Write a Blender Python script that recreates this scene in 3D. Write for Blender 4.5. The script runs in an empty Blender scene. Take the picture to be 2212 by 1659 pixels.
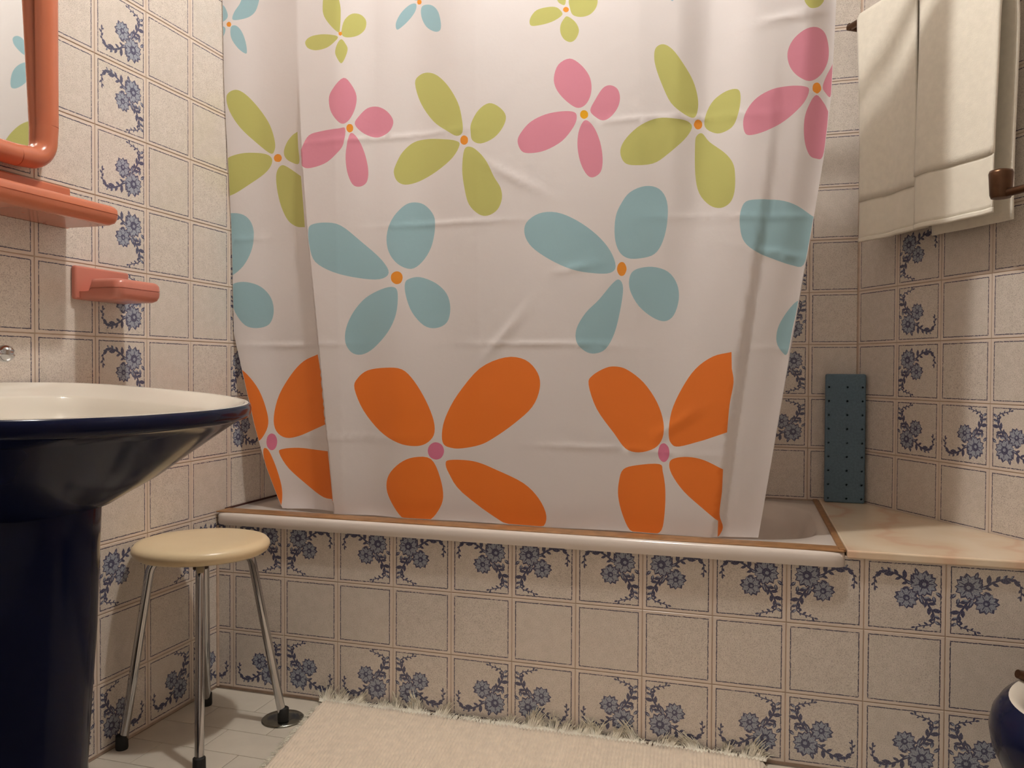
import bpy, bmesh, math, random
from mathutils import Vector, Matrix
from mathutils.geometry import delaunay_2d_cdt

scene = bpy.context.scene
C = scene.collection
random.seed(7)

# ------------------------------------------------------------------ camera
FOCAL_PX = 1752.46                       # for a frame 2212 px wide
cam_data = bpy.data.cameras.new('camera')
cam_data.sensor_fit = 'HORIZONTAL'; cam_data.sensor_width = 36
cam_data.lens = 36 * FOCAL_PX / 2212
cam_data.clip_start = .02
cam = bpy.data.objects.new('camera', cam_data); C.objects.link(cam)
yaw, pitch, roll = .2924, -.0177, -.0050
rot = Matrix.Rotation(yaw, 3, 'Z') @ Matrix.Rotation(pitch, 3, 'X') @ Matrix.Rotation(roll, 3, 'Y')
right, fwd, up = rot.col[0], rot.col[1], rot.col[2]
m = Matrix((right, up, -fwd)).transposed().to_4x4()
m.translation = Vector((1.3578, -1.8202, .8437))
cam.matrix_world = m
scene.camera = cam

# ------------------------------------------------------------------ world, lamp values, exposure
world = bpy.data.worlds.new('world'); scene.world = world; world.use_nodes = True
world.node_tree.nodes['Background'].inputs[0].default_value = (1, .9, .78, 1)
world.node_tree.nodes['Background'].inputs[1].default_value = 0      # closed room, no daylight in the photograph
scene.view_settings.view_transform = 'Standard'
scene.view_settings.look = 'None'
scene.view_settings.gamma = 1
scene.view_settings.use_curve_mapping = False
scene.view_settings.exposure = 0.22
LAMP_POS = Vector((.93, -.47, 2.60))
LAMP_COLOR = (1, .955, .89)
LAMP_STRENGTH = 735

# ------------------------------------------------------------------ helpers
def link(name, me, parent=None):
    o = bpy.data.objects.new(name, me); C.objects.link(o)
    if parent is not None: o.parent = parent
    return o
def tag(o, label=None, cat=None, group=None, kind=None):
    if label: o['label'] = label
    if cat: o['category'] = cat
    if group: o['group'] = group
    if kind: o['kind'] = kind
    return o
def thing(name, label, cat, loc=(0, 0, 0), rz=0, group=None):
    o = link(name, None); o.location = loc; o.rotation_euler = (0, 0, rz)
    o.empty_display_size = .05
    return tag(o, label, cat, group)
def mesh(name, verts, faces, mats, smooth=False, idx=None):
    me = bpy.data.meshes.new(name)
    me.from_pydata([tuple(v) for v in verts], [], faces)
    for mt in (mats if isinstance(mats, (list, tuple)) else [mats]): me.materials.append(mt)
    if idx is not None: me.polygons.foreach_set('material_index', idx)
    if smooth: me.polygons.foreach_set('use_smooth', [True] * len(me.polygons))
    me.update()
    return me
def fix(me):
    bm = bmesh.new(); bm.from_mesh(me); bmesh.ops.recalc_face_normals(bm, faces=bm.faces)
    bm.to_mesh(me); bm.free(); return me
def box_mesh(name, lo, hi, mat, bevel=0, seg=2):
    bm = bmesh.new()
    bmesh.ops.create_cube(bm, size=1)
    for v in bm.verts:
        v.co = Vector([lo[i] + (v.co[i] + .5) * (hi[i] - lo[i]) for i in range(3)])
    if bevel: bmesh.ops.bevel(bm, geom=list(bm.edges), offset=bevel, segments=seg, affect='EDGES', profile=.5)
    me = bpy.data.meshes.new(name); bm.to_mesh(me); bm.free(); me.materials.append(mat)
    if bevel and seg > 1:
        me.polygons.foreach_set('use_smooth', [True] * len(me.polygons))
        try: me.set_sharp_from_angle(angle=math.radians(50))
        except Exception: pass
    return me
def prism_mesh(name, poly, z0, z1, mat, bevel=0, seg=2):
    bm = bmesh.new()
    vs = [bm.verts.new((x, y, z0)) for x, y in poly]
    f = bm.faces.new(vs)
    r = bmesh.ops.extrude_face_region(bm, geom=[f])
    for v in r['geom']:
        if isinstance(v, bmesh.types.BMVert): v.co.z = z1
    bmesh.ops.recalc_face_normals(bm, faces=bm.faces)
    if bevel: bmesh.ops.bevel(bm, geom=list(bm.edges), offset=bevel, segments=seg, affect='EDGES', profile=.5)
    me = bpy.data.meshes.new(name); bm.to_mesh(me); bm.free(); me.materials.append(mat)
    return me
def loft(name, rings, mats, cap0=True, cap1=True, smooth=True, idx_of=None):
    n = len(rings[0]); vs = [p for r in rings for p in r]; fs = []; ix = []
    for k in range(len(rings) - 1):
        for i in range(n):
            j = (i + 1) % n
            fs.append((k*n+i, k*n+j, (k+1)*n+j, (k+1)*n+i)); ix.append(idx_of(k) if idx_of else 0)
    if cap0: fs.append(tuple(reversed(range(n)))); ix.append(idx_of(0) if idx_of else 0)
    if cap1: fs.append(tuple(range((len(rings)-1)*n, len(rings)*n))); ix.append(idx_of(len(rings)-2) if idx_of else 0)
    me = fix(mesh(name, vs, fs, mats, smooth, ix))
    try: me.set_sharp_from_angle(angle=math.radians(60))
    except Exception: pass
    return me
def lathe(name, prof, mat, n=48, centre=(0, 0), **kw):
    rings = [[(centre[0] + r*math.cos(2*math.pi*i/n), centre[1] + r*math.sin(2*math.pi*i/n), z) for i in range(n)] for r, z in prof]
    return loft(name, rings, mat, **kw)
def tube(name, path, rad, mat, n=16, closed=False, caps=True):
    path = [Vector(p) for p in path]; N = len(path); rings = []
    prev = None
    for i, p in enumerate(path):
        if closed: d = path[(i+1) % N] - path[i-1]
        else: d = path[min(i+1, N-1)] - path[max(i-1, 0)]
        d.normalize()
        if prev is None:
            a = Vector((0, 0, 1)) if abs(d.z) < .9 else Vector((1, 0, 0))
            u = d.cross(a).normalized()
        else:
            u = (prev - d * prev.dot(d)).normalized()
        prev = u; v = d.cross(u)
        r = rad[i] if isinstance(rad, (list, tuple)) else rad
        rings.append([p + u*r*math.cos(2*math.pi*k/n) + v*r*math.sin(2*math.pi*k/n) for k in range(n)])
    if closed: rings.append(rings[0])
    return loft(name, rings, mat, cap0=caps and not closed, cap1=caps and not closed)
def arc(c, r, a0, a1, n, f):
    return [f(c, r*math.cos(math.radians(a0+(a1-a0)*i/n)), r*math.sin(math.radians(a0+(a1-a0)*i/n))) for i in range(n+1)]
def spline(pts, corners, sub=5):
    """closed smooth outline through pts; corners = set of indices where the tangent breaks"""
    n = len(pts); out = []
    for i in range(n):
        p0, p1, p2, p3 = pts[i-1], pts[i], pts[(i+1) % n], pts[(i+2) % n]
        if i in corners and (i+1) % n in corners and (i, 'l') in corners:
            out.append(p1); continue
        if i in corners: p0 = (2*p1[0]-p2[0], 2*p1[1]-p2[1])
        if (i+1) % n in corners: p3 = (2*p2[0]-p1[0], 2*p2[1]-p1[1])
        for k in range(sub):
            t = k / sub; t2 = t*t; t3 = t2*t
            out.append(tuple(.5*(2*p1[a] + (p2[a]-p0[a])*t + (2*p0[a]-5*p1[a]+4*p2[a]-p3[a])*t2 + (3*p1[a]-p0[a]-3*p2[a]+p3[a])*t3) for a in (0, 1)))
    return out
def inside(poly, x, y):
    c = False; j = len(poly) - 1
    for i in range(len(poly)):
        xi, yi = poly[i]; xj, yj = poly[j]
        if (yi > y) != (yj > y) and x < (xj-xi)*(y-yi)/(yj-yi)+xi: c = not c
        j = i
    return c
def clip_rect(poly, r):
    for ax, lim, sg in ((0, r[0], 1), (0, r[1], -1), (1, r[2], 1), (1, r[3], -1)):
        out = []; n = len(poly)
        for i in range(n):
            a, b = poly[i], poly[(i+1) % n]
            da, db = (a[ax]-lim)*sg, (b[ax]-lim)*sg
            if da >= 0: out.append(a)
            if (da > 0 > db) or (da < 0 < db):
                t = da/(da-db); out.append((a[0]+(b[0]-a[0])*t, a[1]+(b[1]-a[1])*t))
        poly = out
        if len(poly) < 3: return []
    return poly

# ------------------------------------------------------------------ materials
def srgb(r, g, b):
    f = lambda v: (v/255/12.92 if v/255 <= .04045 else ((v/255+.055)/1.055)**2.4)
    return (f(r), f(g), f(b), 1)
class NT:
    def __init__(s, name):
        s.m = bpy.data.materials.new(name); s.m.use_nodes = True; s.t = s.m.node_tree
        s.b = s.t.nodes['Principled BSDF']
    def n(s, typ, **kw):
        nd = s.t.nodes.new(typ)
        for k, v in kw.items():
            if k.startswith('i_'):
                key = k[2:]; key = int(key) if key.isdigit() else key.replace('_', ' ')
                nd.inputs[key].default_value = v
            else: setattr(nd, k, v)
        return nd
    def l(s, a, b): s.t.links.new(a, b)
    def math(s, op, a, b=None, c=None):
        nd = s.n('ShaderNodeMath', operation=op)
        for i, v in enumerate((a, b, c)):
            if v is None: continue
            if isinstance(v, (int, float)): nd.inputs[i].default_value = v
            else: s.l(v, nd.inputs[i])
        return nd.outputs[0]
    def mix(s, fac, a, b):
        nd = s.n('ShaderNodeMix', data_type='RGBA')
        for sock, v in ((nd.inputs[0], fac), (nd.inputs[6], a), (nd.inputs[7], b)):
            if isinstance(v, (int, float, tuple)): sock.default_value = v
            else: s.l(v, sock)
        return nd.outputs[2]
    def coord(s, which='Object'): return s.n('ShaderNodeTexCoord').outputs[which]
    def noise(s, vec, scale, detail=2, rough=.5):
        nd = s.n('ShaderNodeTexNoise'); nd.inputs['Scale'].default_value = scale
        nd.inputs['Detail'].default_value = detail; nd.inputs['Roughness'].default_value = rough
        s.l(vec, nd.inputs['Vector']); return nd.outputs['Fac']
    def ramp(s, fac, stops):
        nd = s.n('ShaderNodeValToRGB'); e = nd.color_ramp.elements
        while len(e) < len(stops): e.new(.5)
        for el, (p, c) in zip(e, stops): el.position = p; el.color = c
        s.l(fac, nd.inputs[0]); return nd.outputs[0]
    def bump(s, h, strength=.3, dist=.002):
        nd = s.n('ShaderNodeBump'); nd.inputs['Strength'].default_value = strength; nd.inputs['Distance'].default_value = dist
        s.l(h, nd.inputs['Height']); s.l(nd.outputs[0], s.b.inputs['Normal'])
    def set(s, color=None, rough=.5, metal=0, coat=0, spec=None, **kw):
        if color is not None:
            if isinstance(color, tuple): s.b.inputs['Base Color'].default_value = color
            else: s.l(color, s.b.inputs['Base Color'])
        s.b.inputs['Roughness'].default_value = rough; s.b.inputs['Metallic'].default_value = metal
        s.b.inputs['Coat Weight'].default_value = coat; s.b.inputs['Coat Roughness'].default_value = .08
        if spec is not None: s.b.inputs['Specular IOR Level'].default_value = spec
        return s.m
def plain(name, col, rough=.5, metal=0, coat=0, var=.06, scale=30, spec=None):
    t = NT(name); nz = t.noise(t.coord(), scale, 3)
    lo = tuple(max(0, c*(1-var)) for c in col[:3]) + (1,); hi = tuple(min(1, c*(1+var)) for c in col[:3]) + (1,)
    return t.set(t.ramp(nz, [(.3, lo), (.7, hi)]), rough, metal, coat, spec)

TILE_W, TILE_H = .153, .151              # tile pitch
def tile_material():
    t = NT('speckled_tile_glaze'); co = t.coord()
    info = t.n('ShaderNodeObjectInfo')
    off = t.n('ShaderNodeVectorMath', operation='MULTIPLY_ADD')
    t.l(info.outputs['Random'], off.inputs[0]); off.inputs[1].default_value = (9, 7, 5); t.l(co, off.inputs[2])
    v = off.outputs[0]
    sep = t.n('ShaderNodeSeparateXYZ'); t.l(co, sep.inputs[0])
    ax = t.math('ABSOLUTE', sep.outputs[0]); az = t.math('ABSOLUTE', sep.outputs[2])
    d = t.math('MAXIMUM', ax, az)
    wob = t.math('MULTIPLY', t.math('SUBTRACT', t.noise(v, 170, 2), .5), .0022)
    d2 = t.math('ADD', d, wob)
    line = t.math('SUBTRACT', 1, t.math('MINIMUM', t.math('DIVIDE', t.math('ABSOLUTE', t.math('SUBTRACT', d2, .0673)), .0014), 1))
    dash = t.math('GREATER_THAN', t.noise(v, 230, 1), .40)
    line = t.math('MULTIPLY', t.math('MULTIPLY', line, 1.9), t.math('ADD', t.math('MULTIPLY', dash, .62), .38))
    line = t.math('MINIMUM', line, 1)
    field = t.math('LESS_THAN', d, .0668)
    sp = t.ramp(t.noise(v, 620, 2, .7), [(.34, srgb(178, 166, 160)), (.46, srgb(224, 214, 205)), (.62, srgb(233, 225, 215))])
    blot = t.ramp(t.noise(v, 60, 2), [(.35, (.93, .93, .92, 1)), (.65, (1, 1, 1, 1))])
    mul = t.n('ShaderNodeMix', data_type='RGBA', blend_type='MULTIPLY'); mul.inputs[0].default_value = 1
    t.l(sp, mul.inputs[6]); t.l(blot, mul.inputs[7])
    base = t.mix(field, srgb(228, 214, 202), mul.outputs[2])
    col = t.mix(line, base, srgb(74, 72, 92))
    t.bump(t.noise(v, 25, 2), .06, .002)
    return t.set(col, .16, 0, 0, .5)
M_TILE = tile_material()
def print_ink(name, lo, mid, hi):
    t = NT(name); co = t.coord()
    c = t.ramp(t.noise(co, 560, 3, .7), [(.34, lo), (.5, mid), (.64, hi)])
    return t.set(c, .18)
M_NAVY = print_ink('tile_print_navy', srgb(58, 58, 84), srgb(82, 82, 108), srgb(128, 130, 152))
M_BLUE = print_ink('tile_print_blue', srgb(104, 110, 138), srgb(156, 164, 182), srgb(206, 208, 210))
M_GROUT = plain('cream_grout', srgb(206, 184, 166), .8, var=.1, scale=60)
M_PLASTER = plain('white_plaster', srgb(244, 240, 234), .8, var=.03)
M_FLOORTILE = plain('white_floor_tile', srgb(214, 206, 192), .22, var=.05, scale=14)
M_FLOORGROUT = plain('grey_floor_grout', srgb(120, 108, 94), .85, var=.15, scale=60)
M_ENAMEL = plain('white_enamel', srgb(226, 216, 208), .14, var=.02, scale=6)
M_SEAL = plain('tan_sealant', srgb(150, 110, 72), .5, var=.2, scale=40)
M_BLUECERAMIC = plain('navy_ceramic', (.006, .009, .034, 1), .13, var=.1, scale=5, spec=.13)
M_WHITECERAMIC = plain('white_ceramic', srgb(232, 226, 214), .10, var=.02, scale=5, coat=.3)
M_CORAL = plain('coral_plastic', srgb(196, 114, 84), .22, var=.04, scale=8)
M_PINK = plain('salmon_plastic', srgb(196, 122, 106), .28, var=.04, scale=8)
M_MOULD = plain('mouldy_sealant', srgb(60, 22, 14), .7)
M_CHROME = plain('chrome', (.50, .50, .51, 1), .08, 1, var=.04)
M_BRONZE = plain('dark_bronze', srgb(96, 70, 52), .32, .85, var=.15, scale=30)
M_CREAM = plain('cream_plastic', srgb(236, 214, 174), .28, var=.03, scale=10)
M_RUBBER = plain('black_rubber', (.006, .006, .006, 1), .6)
M_BROWN = plain('brown_plastic', srgb(58, 38, 22), .5)
M_STEEL = plain('drain_steel', (.30, .31, .28, 1), .22, 1, var=.12, scale=50)
M_FOAM = plain('blue_foam', srgb(98, 122, 140), .85, var=.12, scale=160)
def mirror_material():
    t = NT('mirror_glass'); return t.set((.86, .88, .87, 1), .015, 1)
M_MIRROR = mirror_material()
def marble():
    t = NT('cream_marble'); co = t.coord()
    w = t.n('ShaderNodeTexWave', wave_type='BANDS'); w.inputs['Scale'].default_value = 2.2
    w.inputs['Distortion'].default_value = 9; w.inputs['Detail'].default_value = 4; w.inputs['Detail Scale'].default_value = 1.4
    t.l(co, w.inputs['Vector'])
    c = t.ramp(w.outputs['Fac'], [(.0, srgb(230, 198, 170)), (.12, srgb(234, 208, 180)), (.45, srgb(236, 214, 186)), (1, srgb(240, 222, 196))])
    return t.set(c, .14)
M_MARBLE = marble()
def cloth(name, col, bump_scale=900, rough=.75, var=.03, sheen=.0, strength=.15):
    t = NT(name); co = t.coord(); nz = t.noise(co, 60, 2)
    lo = tuple(c*(1-var) for c in col[:3]) + (1,); hi = tuple(min(1, c*(1+var)) for c in col[:3]) + (1,)
    t.bump(t.noise(co, bump_scale, 2), strength, .0008)
    t.b.inputs['Sheen Weight'].default_value = sheen
    return t.set(t.ramp(nz, [(.3, lo), (.7, hi)]), rough)
M_TOWEL = cloth('cream_terry', srgb(246, 240, 226), 420, .95, .03, .25, .8)
M_HEM = cloth('cream_flat_weave', srgb(246, 240, 226), 900, .9, .02, .1, .3)
M_RUG = cloth('offwhite_cotton', srgb(238, 223, 204), 500, .95, .07, .2, .7)
M_FRINGE = cloth('cotton_thread', srgb(248, 240, 224), 800, .95, .1)
def curtain_cloth(name, col):
    t = NT(name); co = t.coord()
    t.bump(t.noise(co, 22, 4, .55), .16, .006)
    t.b.inputs['Sheen Weight'].default_value = .1
    t.b.inputs['Sheen Roughness'].default_value = .4
    t.set(col, .42, spec=.35)
    tr = t.n('ShaderNodeBsdfTranslucent'); tr.inputs[0].default_value = col
    mx = t.n('ShaderNodeMixShader'); mx.inputs[0].default_value = .16
    t.l(t.b.outputs[0], mx.inputs[1]); t.l(tr.outputs[0], mx.inputs[2])
    t.l(mx.outputs[0], t.t.nodes['Material Output'].inputs[0])
    return t.m
CUR = {'W': curtain_cloth('curtain_white', srgb(240, 235, 236)), 'G': curtain_cloth('print_green', srgb(204, 204, 124)),
       'P': curtain_cloth('print_pink', srgb(230, 152, 174)), 'T': curtain_cloth('print_teal', srgb(166, 204, 216)),
       'O': curtain_cloth('print_orange', srgb(252, 136, 56)), 'o': curtain_cloth('print_dot_orange', srgb(246, 160, 60)),
       'p': curtain_cloth('print_dot_pink', srgb(234, 134, 170)), 'y': curtain_cloth('print_dot_yellow', srgb(240, 178, 36))}
def lamp_glow(name, strength):
    t = NT(name); t.b.inputs['Emission Color'].default_value = LAMP_COLOR + (1,)
    t.b.inputs['Emission Strength'].default_value = strength
    return t.set((.9, .9, .9, 1), .4)
M_GLOW = lamp_glow('lamp_glow', LAMP_STRENGTH)

# ------------------------------------------------------------------ room shell
X_R, Y_B = 1.6327, .6923                 # back right corner
ANG = .5525                              # right wall leans away from the room's axis
SX, SY = math.sin(ANG), -math.cos(ANG)   # along the right wall, towards the room's front
NX, NY = -math.cos(ANG), -math.sin(ANG)  # out of the right wall, into the room
H = 2.70; Y_F = -2.3
T_WALL = .0018                           # how far tiles stand proud of the grout
def rw(s, off): return (X_R + s*SX + off*NX, Y_B + s*SY + off*NY)
S_END = (Y_B - Y_F) / -SY
x_front = rw(S_END, 0)[0]
def struct(name, me, label, cat):
    return tag(link(name, me), label, cat, kind='structure')
floor = struct('floor', box_mesh('floor', (-.1, Y_F-.1, -.1), (x_front+.3, Y_B+.1, -.0015), M_FLOORGROUT), 'floor of white rectangular tiles laid in a running bond', 'floor')
ceiling = struct('ceiling', box_mesh('ceiling', (-.1, Y_F-.1, H), (x_front+.3, Y_B+.1, H+.1), M_PLASTER), 'plain white plaster ceiling above the bathroom', 'ceiling')
wall_left = struct('wall_left', box_mesh('wall_left', (-.1, Y_F-.1, -.0015), (-T_WALL, Y_B+.1, H), M_GROUT), 'tiled wall behind the sink, mirror and stool', 'wall')
wall_back = struct('wall_back', box_mesh('wall_back', (-T_WALL, Y_B+T_WALL, -.0015), (X_R+.08, Y_B+.1, H), M_GROUT), 'tiled wall behind the bathtub and curtain', 'wall')
a, b = rw(-.06, -T_WALL), rw(S_END+.1, -T_WALL); c, d = rw(S_END+.1, -.1), rw(-.06, -.1)
wall_right = struct('wall_right', prism_mesh('wall_right', [a, b, c, d], -.0015, H, M_GROUT), 'slanting tiled wall with the towels hanging on it', 'wall')
wall_front = struct('wall_front', box_mesh('wall_front', (-T_WALL, Y_F-.1, -.0015), (x_front+.02, Y_F, H), M_PLASTER), 'plain white wall facing the bathtub', 'wall')

# ------------------------------------------------------------------ wall tiles
def lens(x, y, ang, ln, wd, n=4):
    """leaf or petal outline starting at (x, y)"""
    ca, sa = math.cos(ang), math.sin(ang); pts = []
    for sg in (1, -1):
        for i in range(n):
            t = i / n if sg > 0 else 1 - i / n
            w = sg * wd/2 * math.sin(math.pi * min(1, t)) ** .8
            pts.append((x + ca*t*ln - sa*w, y + sa*t*ln + ca*w))
    return pts
def disc(x, y, r, n=10): return [(x+r*math.cos(2*math.pi*i/n), y+r*math.sin(2*math.pi*i/n)) for i in range(n)]
def ribbon(pts, w0, w1):
    L, R = [], []
    for i, p in enumerate(pts):
        a, b = pts[max(0, i-1)], pts[min(len(pts)-1, i+1)]
        dx, dy = b[0]-a[0], b[1]-a[1]; l = math.hypot(dx, dy); w = (w0 + (w1-w0)*i/(len(pts)-1))/2
        L.append((p[0]-dy/l*w, p[1]+dx/l*w)); R.append((p[0]+dy/l*w, p[1]-dx/l*w))
    return L + R[::-1]
def floral_print():
    """painter's list (slot, outline) in tile units 0..1, bouquet in the lower right corner"""
    rnd = random.Random(3); out = []
    vines = [[(.70,.44),(.78,.52),(.83,.60),(.885,.69),(.92,.78),(.915,.86),(.86,.905),(.77,.925),(.66,.955)],
             [(.62,.32),(.53,.255),(.44,.19),(.34,.145),(.24,.115),(.15,.13),(.095,.19),(.07,.28),(.075,.39)]]
    for v in vines:
        out.append((1, ribbon(v, .036, .014)))
        for i in range(1, len(v)):
            (x0, y0), (x1, y1) = v[i-1], v[i]; a = math.atan2(y1-y0, x1-x0)
            for sg, t in ((1, .3), (-1, .8)):
                ln = (.13 if i < 4 else .10 if i < 6 else .062) * rnd.uniform(.7, 1.25)
                out.append((1, lens(x0+(x1-x0)*t, y0+(y1-y0)*t, a + sg*rnd.uniform(.5, 1.15), ln, ln*.46, 3)))
                if rnd.random() < .45 and i < 6:
                    out.append((2, lens(x0+(x1-x0)*t, y0+(y1-y0)*t, a + sg*rnd.uniform(.5, 1.15), ln*.7, ln*.24, 3)))
    out.append((1, lens(.66, .955, 2.9, .07, .035, 3))); out.append((1, lens(.075, .37, 1.5, .08, .035, 3)))
    for x, y, a in ((.66,.47,2.2),(.72,.50,1.2),(.60,.30,3.6),(.64,.25,4.2),(.58,.36,3.0),(.90,.46,1.4),(.68,.16,4.4),(.93,.40,.7)):
        out.append((1, lens(x, y, a, .12, .06, 3))); out.append((2, lens(x, y, a, .08, .022, 3)))
    for fx, fy, R, n, rc in ((.525, .515, .172, 12, .046), (.765, .285, .205, 13, .068)):
        for k in range(n):
            a = 2*math.pi*k/n + rnd.uniform(-.08, .08); r = R * rnd.uniform(.9, 1.1)
            out.append((1, lens(fx+.01*math.cos(a), fy+.01*math.sin(a), a, r-.005, r*.56, 4)))
        for k in range(n):
            a = 2*math.pi*k/n + rnd.uniform(-.06, .06); r = R * rnd.uniform(.88, 1.0)
            out.append((2, lens(fx+.02*math.cos(a), fy+.02*math.sin(a), a, r-.030, r*.40, 4)))
        for k in range(0, n, 2):
            a = 2*math.pi*k/n; out.append((1, lens(fx+.03*math.cos(a), fy+.03*math.sin(a), a, R*.62, R*.09, 3)))
        out.append((1, disc(fx, fy, rc*1.1))); out.append((2, disc(fx+.006, fy+.008, rc*.45, 7)))
    return out
PRINT_TILE = floral_print()
_tile_cache = {}
def tile_mesh(kind, rect=None):
    """kind: 'plain' or one of A B a b (bouquet low right, high right, low left, high left); rect clips in tile space"""
    hw, hh = TILE_W/2 - .0011, TILE_H/2 - .0011
    r = rect or (-hw, hw, -hh, hh)
    r = (max(r[0], -hw), min(r[1], hw), max(r[2], -hh), min(r[3], hh))
    key = (kind,) + tuple(round(v, 4) for v in r)
    if key in _tile_cache: return _tile_cache[key]
    bv = .0007; q = (r[0]+bv, r[1]-bv, r[2]+bv, r[3]-bv)
    border = [(q[0], q[2]), (q[1], q[2]), (q[1], q[3]), (q[0], q[3])]
    if kind == 'plain':
        v2, tris, idx = border, [(0, 1, 2, 3)], [0]
    else:
        polys = []
        for slot, poly in PRINT_TILE:
            p = [((u-.5)*.1335, (v-.5)*.1335) for u, v in poly]
            if kind in 'ab': p = [(-x, z) for x, z in p]
            if kind in 'Bb': p = [(x, -z) for x, z in p]
            p = clip_rect(p, q)
            if p: polys.append((slot, p))
        vs = [Vector(p) for p in border]; es = [(0, 1), (1, 2), (2, 3), (3, 0)]
        for _, p in polys:
            o = len(vs); vs += [Vector(x) for x in p]; es += [(o+i, o+(i+1) % len(p)) for i in range(len(p))]
        rv, re, rf, *_ = delaunay_2d_cdt(vs, es, [], 1, 1e-6, False)
        v2 = [(v.x, v.y) for v in rv]; tris = [tuple(f) for f in rf]; idx = []
        boxes = [(min(x for x, _ in p), max(x for x, _ in p), min(z for _, z in p), max(z for _, z in p)) for _, p in polys]
        for f in tris:
            cx = sum(v2[i][0] for i in f)/len(f); cz = sum(v2[i][1] for i in f)/len(f); s = 0
            for (slot, p), bb in zip(reversed(polys), reversed(boxes)):
                if bb[0] < cx < bb[1] and bb[2] < cz < bb[3] and inside(p, cx, cz): s = slot; break
            idx.append(s)
    verts = [(x, 0, z) for x, z in v2]; faces = list(tris)
    o = len(verts)
    verts += [(x, 0, z) for x, z in border]
    verts += [(r[0], bv, r[2]), (r[1], bv, r[2]), (r[1], bv, r[3]), (r[0], bv, r[3])]
    verts += [(x, T_WALL+.0008, z) for x, _, z in verts[-4:]]
    for k in (0, 4):
        for i in range(4):
            j = (i+1) % 4; faces.append((o+k+j, o+k+i, o+k+4+i, o+k+4+j)); idx.append(0)
    me = mesh('tile_'+kind, verts, faces, [M_TILE, M_NAVY, M_BLUE], False, idx)
    if me.polygons[0].normal.y > 0: me.flip_normals()
    _tile_cache[key] = me
    return me
def put_tile(parent, kind, loc, rz, rect=None, label=None):
    o = link('tile', tile_mesh(kind, rect), parent); o.location = loc; o.rotation_euler = (0, 0, rz)
    return o
Z_L, Z_R = .0047, .0149                  # first grout line on the left wall / on the back and right walls
ROWS = 16
def rows(z0, k_from, parent, kind_of, place):
    for k in range(k_from, ROWS):
        zc = z0 + (k+.5)*TILE_H
        lo, hi = -1, 1
        if zc + TILE_H/2 > H: hi = H - zc
        place(k, zc, hi)
# left wall: faces +x, tile local +x runs along +y
L0 = -.1039
for j in range(-6, 9):
    yc = L0 - (j+.5)*TILE_W
    for k in range(0, ROWS):
        zc = Z_L + (k+.5)*TILE_H
        lo, hi = -1, 1
        if yc - TILE_W/2 < -1.33: continue
        if yc + TILE_W/2 > Y_B: hi = Y_B - yc
        if k < 3:
            if yc - TILE_W/2 > -.001: continue           # hidden by the bathtub
            if yc + TILE_W/2 > 0: hi = -.001 - yc
        kind = 'plain'
        if k in (0, 2): kind = {(0, 0): 'A', (0, 1): 'a', (2, 0): 'B', (2, 1): 'b'}[(k, j % 2)]
        elif j == 1 and k >= 4: kind = 'A' if k % 2 == 0 else 'B'
        elif j == -2 and k >= 4: kind = 'a' if k % 2 == 0 else 'b'
        elif j < -2 and k == 4: kind = 'a' if j % 2 == 0 else 'A'
        if hi < -TILE_W/2 + .006: continue
        put_tile(wall_left, kind, (0, yc, zc), math.pi/2, (-1, hi, -1, 1) if hi < 1 else None)
# back wall: faces -y
for i in range(-1, 11):
    xc = 1.5035 - (i+.5)*TILE_W
    for k in range(3, ROWS):
        zc = Z_R + (k+.5)*TILE_H
        lo, hi = -1, 1
        if i == -1: hi = X_R - xc
        if xc - TILE_W/2 < 0: lo = .0005 - xc
        kind = 'plain'
        if i in (0, 9) and k >= 4: kind = ('A' if k % 2 == 0 else 'B') if i == 0 else ('a' if k % 2 == 0 else 'b')
        elif k == 4 and i > 0: kind = 'A' if i % 2 == 0 else 'a'
        put_tile(wall_back, kind, (xc, Y_B, zc), 0, (lo, hi, -1, 1) if (lo > -1 or hi < 1) else None)
# right wall, tile local +x runs along the wall away from the corner
for i in range(-1, 8):
    s = .1594 + (i+.5)*TILE_W
    for k in range(0 if s > .95 else 3, ROWS):
        x, y = rw(s, 0); kind = 'plain'
        if i == 0 and k >= 4: kind = 'a' if k % 2 == 0 else 'b'
        elif i > 0 and k == 4: kind = 'A' if i % 2 == 1 else 'a'
        put_tile(wall_right, kind, (x, y, Z_R + (k+.5)*TILE_H), math.atan2(SY, SX))
# floor tiles
ft = box_mesh('floor_tile', (-.0992, -.0493, -.004), (.0992, .0493, 0), M_FLOORTILE, .0006, 1)
_ft = {}
def floor_tile(x0, x1, y0, y1):
    key = (round(x1-x0, 3), round(y1-y0, 3))
    if key not in _ft: _ft[key] = box_mesh('floor_tile', (-(x1-x0)/2+.0008, -(y1-y0)/2+.0008, -.004), ((x1-x0)/2-.0008, (y1-y0)/2-.0008, 0), M_FLOORTILE, .0006, 1)
    o = link('tile', _ft[key], floor); o.location = ((x0+x1)/2, (y0+y1)/2, 0)
for r in range(10):
    y1 = -.006 - r*.1015; y0 = y1 - .1015
    x_lim = X_R + (Y_B - y1) * SX / -SY - .002
    x = -.015 + (.0 if r % 2 == 0 else -.1) 
    while x < x_lim:
        a, b = max(x, .001), min(x+.2, x_lim)
        if b - a > .012: floor_tile(a, b, y0, y1)
        x += .2

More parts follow.
